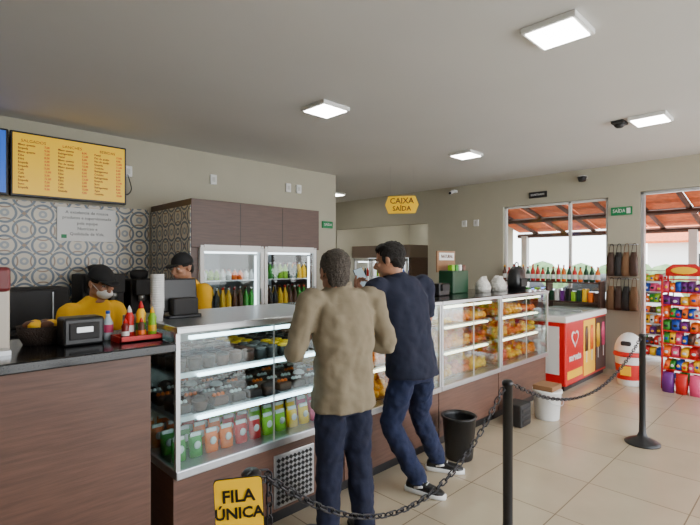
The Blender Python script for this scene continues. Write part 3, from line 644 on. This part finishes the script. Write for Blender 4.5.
def person(name,S):
    g=V(S['hip']); e=empty(name,(g.x,g.y,0)); sh=S['sh']; L=V(sh[0]);R=V(sh[1]); rt=(R-L).normalized(); mid=(L+R)/2
    hip=V(S['hip']); hr=V(S.get('hiprt',rt)).normalized(); up=V((0,0,1)); w=S.get('w',1)
    def F(r): return up.cross(r).normalized()
    b=MB(); sm=S['shirtm']; nb=V(S['neck'])
    secs=[]
    hem=hip+up*(S['hem']-hip.z); hw=S.get('hemw',1)
    prof=((0,.192*hw,.148),(.12,.188*hw,.142),(.3,.172,.128),(.5,.172,.126),(.72,.188,.13),(.88,.194,.118),(1.0,.175,.09))
    for t,rx,ry in prof:
        c=hem.lerp(mid,t); r=hr.lerp(rt,t).normalized(); c+=F(r)*S.get('back',-.0)*math.sin(t*math.pi); secs.append((c,r*rx*w,F(r)*ry*w))
    c=mid+(nb-mid)*.45+up*.03; secs.append((c,rt*.120*w,F(rt)*.085*w)); secs.append((nb+up*.005,rt*.074,F(rt)*.074)); secs.append((nb+up*.022,rt*.062,F(rt)*.062))
    b.loft(secs,sm,seg=30,pw=2.3)
    for i in (0,1):
        s=V(sh[i]); el=V(S['el'][i]); wr=V(S['wr'][i]); inn=s.lerp(mid,.3)
        if S['sleeve']=='long': b.tube([inn,s,s.lerp(el,.5),el,el.lerp(wr,.5),wr.lerp(el,.06)],[.06,.07,.063,.057,.05,.042],sm,16,sub=4,caps=True)
        else: b.tube([inn,s,s.lerp(el,.5),s.lerp(el,.88)],[.06,.07,.066,.064],sm,16,sub=4,caps=False)
    if S.get('collar'):
        b.tube([nb+(rt*math.cos(a)+F(rt)*math.sin(a))*.062+up*(.024) for a in [2*math.pi*k/12 for k in range(13)]],.018,sm,8)
    o=b.done('shirt',e); finish(o,.009,4,S.get('fold',.02),S.get('fs',.085))
    b=MB(); sk=S['skin']
    for i in (0,1):
        s=V(sh[i]); el=V(S['el'][i]); wr=V(S['wr'][i]); side=(1,-1)[i]
        st=s.lerp(el,.6) if S['sleeve']!='long' else el.lerp(wr,.6)
        pts=[st,el,el.lerp(wr,.3),el.lerp(wr,.75),wr] if S['sleeve']!='long' else [st,el.lerp(wr,.8),wr]
        b.tube(pts,[.042,.04,.041,.03,.025] if len(pts)==5 else [.03,.028,.025],sk,14,sub=4,caps=True)
        hand(b,hmat(wr,S['hd'][i],S['hb'][i]),side,S['curl'][i],sk)
    o=b.done('arms_and_hands',e); finish(o,.004,2)
    b=MB(); pm=S['pantm']
    top=hip+up*.10
    b.loft([(top,hr*.14*w,F(hr)*.09*w),(hip+up*.03,hr*.158*w,F(hr)*.108*w),(hip-up*.06,hr*.166*w,F(hr)*.115*w),(hip-up*.12,hr*.14*w,F(hr)*.10*w)],pm,seg=24)
    for i in (0,1):
        sg=(-1,1)[i]; h=hip+hr*sg*.08*w-up*.06; kn=V(S['kn'][i]); an=V(S['an'][i])
        b.tube([h,h.lerp(kn,.35),h.lerp(kn,.75),kn,kn.lerp(an,.35),kn.lerp(an,.75),an+up*.02,an-up*.035],[.084,.092,.083,.074,.074,.067,.064,.068],pm,18,sub=4,caps=False)
    o=b.done('trousers',e); finish(o,.010,3,.022,.06)
    for i in (0,1): shoe(e,(S['an'][i][0],S['an'][i][1],S['an'][i][2]-.1),S['toe'][i],S['shoem'],S['solem'],'shoe_%d'%(i+1))
    head(e,S['head'],S['yaw'],S['pitch'],sk,S['hairm'],S['hair'],S.get('roll',0),S.get('hs',1),S.get('mask',False))
    return e
m_khaki=mat('khaki_cotton',(132,120,98),.9,var=.03,vscale=20,bump=.25,bscale=14)
m_navy=mat('navy_cotton',(22,27,48),.9,bump=.25,bscale=14)
m_jean=mat('dark_denim',(20,26,50),.9,var=.15,vscale=20,bump=.3,bscale=18)
m_jean2=mat('blue_denim',(22,32,64),.9,var=.2,vscale=15,bump=.3,bscale=18)
m_hair=mat('greying_hair',(78,70,62),.8,var=.5,vscale=120,bump=.9,bscale=150); m_hair2=mat('black_hair',(28,23,20),.7,var=.4,vscale=120,bump=.9,bscale=150)
m_apr=mat('yellow_uniform',(245,185,5),.8); m_capm=mat('black_cap',(20,20,22),.8)
person('man',dict(hip=(1.84,1.93,.87),hem=.775,sh=((1.63,1.985,1.385),(2.035,1.88,1.385)),neck=(1.825,1.955,1.455),head=(1.815,1.985,1.545),yaw=-.35,pitch=-.15,hs=1.05,
  el=((1.54,2.0,1.11),(2.125,1.85,1.10)),wr=((1.72,2.17,1.16),(1.98,2.09,1.15)),hd=((.9,.25,.1),(-.9,.4,.1)),hb=((0,1,.2),(0,1,.2)),curl=(.6,.6),
  kn=((1.765,1.97,.47),(1.93,1.90,.47)),an=((1.735,1.95,.1),(1.94,1.865,.1)),toe=((.1,1),(.45,1)),sleeve='long',collar=True,shirtm=m_khaki,pantm=m_jean,skin=m_skin2,shoem=m_black,solem=m_dark,hair='long',hairm=m_hair,w=1.0,hemw=1.0,fold=.03,back=-.01))
e2=person('man',dict(hip=(2.57,2.0,.90),hem=.82,sh=((2.28,2.09,1.43),(2.70,2.0,1.44)),neck=(2.475,2.07,1.51),head=(2.445,2.11,1.615),yaw=.45,pitch=-.2,hs=1.03,
  el=((2.25,2.19,1.18),(2.80,2.05,1.18)),wr=((2.42,2.35,1.37),(2.66,2.26,1.315)),hd=((.25,.35,.7),(-.5,1,-.05)),hb=((.1,.6,-.7),(0,0,1)),curl=(1.2,.5),
  kn=((2.44,2.09,.49),(2.76,2.09,.49)),an=((2.60,1.99,.1),(2.98,2.09,.1)),toe=((.25,-1),(.5,-.9)),sleeve='short',shirtm=m_navy,pantm=m_jean2,skin=m_skin,shoem=m_black,solem=m_white,hair='short',hairm=m_hair2,w=1.03,fold=.022))
b=MB(); b.T=hmat((2.455,2.385,1.485),(-.1,.45,.85),(.55,.75,-.4)); b.box((-.038,-.07,-.005),(.038,.08,.005),m_black,.004); b.box((-.034,-.065,-.0065),(.034,.075,-.005),mat('phone_screen',(170,190,200),.2,emit=.5)); b.done('smartphone',e2)
def attendant(x,y,yaw,hz,lean,pitch,mask):
    c=math.cos(yaw);s=math.sin(yaw); r=V((c,s,0)); f=V((-s,c,0)); o=V((x,y,0)); u=V((0,0,1))
    p=lambda a,bb,cc: tuple(o+r*a+f*bb+u*cc)
    k=hz-1.5
    person('attendant',dict(hip=p(0,-.05,.86+k*.3),hem=.74,sh=(p(-.18,lean*.6,1.25+k),p(.18,lean*.6,1.25+k)),neck=p(0,lean*.8,1.34+k),head=p(0,lean+.05,1.46+k),yaw=yaw,pitch=pitch,mask=mask,
      el=(p(-.23,.08+lean*.5,1.03+k),p(.23,.08+lean*.5,1.03+k)),wr=(p(-.15,.3,1.02+k),p(.15,.3,1.02+k)),hd=(tuple(f-u*.1),tuple(f-u*.1)),hb=((0,0,1),(0,0,1)),curl=(.8,.8),
      kn=(p(-.09,.02,.46),p(.09,.02,.46)),an=(p(-.1,-.03,.1),p(.1,-.03,.1)),toe=(tuple(f)[:2],tuple(f)[:2]),sleeve='short',shirtm=m_apr,pantm=m_capm,skin=m_skin,shoem=m_black,solem=m_dark,hair='cap',hairm=m_capm,w=.9,fold=.012))
attendant(1.03,3.90,math.pi+.3,1.49,.14,-.3,True); attendant(1.90,3.95,math.pi-1.2,1.60,.08,-.2,False)
# ---------------------------------------------------------------- lights / world / camera
w=bpy.data.worlds.new('sky'); bpy.context.scene.world=w; w.use_nodes=True; nt=w.node_tree; bg=nt.nodes['Background']
tc=nt.nodes.new('ShaderNodeTexCoord'); sp=nt.nodes.new('ShaderNodeSeparateXYZ'); nt.links.new(tc.outputs['Generated'],sp.inputs[0])
rp=nt.nodes.new('ShaderNodeValToRGB'); rp.color_ramp.elements[0].position=0; rp.color_ramp.elements[0].color=(.94,.94,.94,1); rp.color_ramp.elements[1].position=.7; rp.color_ramp.elements[1].color=(.66,.78,.93,1)
nt.links.new(sp.outputs['Z'],rp.inputs[0]); nt.links.new(rp.outputs[0],bg.inputs[0]); bg.inputs[1].default_value=8.4
sl=bpy.data.lights.new('sun','SUN'); sl.energy=9.0; sl.angle=.02; sl.color=(1,.95,.86); so=bpy.data.objects.new('sun',sl); so.rotation_euler=(math.radians(-18),math.radians(20),0); so.location=(12,0,12); bpy.context.scene.collection.objects.link(so)
cd=bpy.data.cameras.new('camera'); cd.sensor_width=36; cd.lens=465/700*36; cd.clip_start=.05; cd.clip_end=300
co=bpy.data.objects.new('camera',cd); co.location=(0,0,1.6); co.rotation_euler=(math.pi/2,0,math.radians(-44.4)); bpy.context.scene.collection.objects.link(co)
bpy.context.scene.camera=co
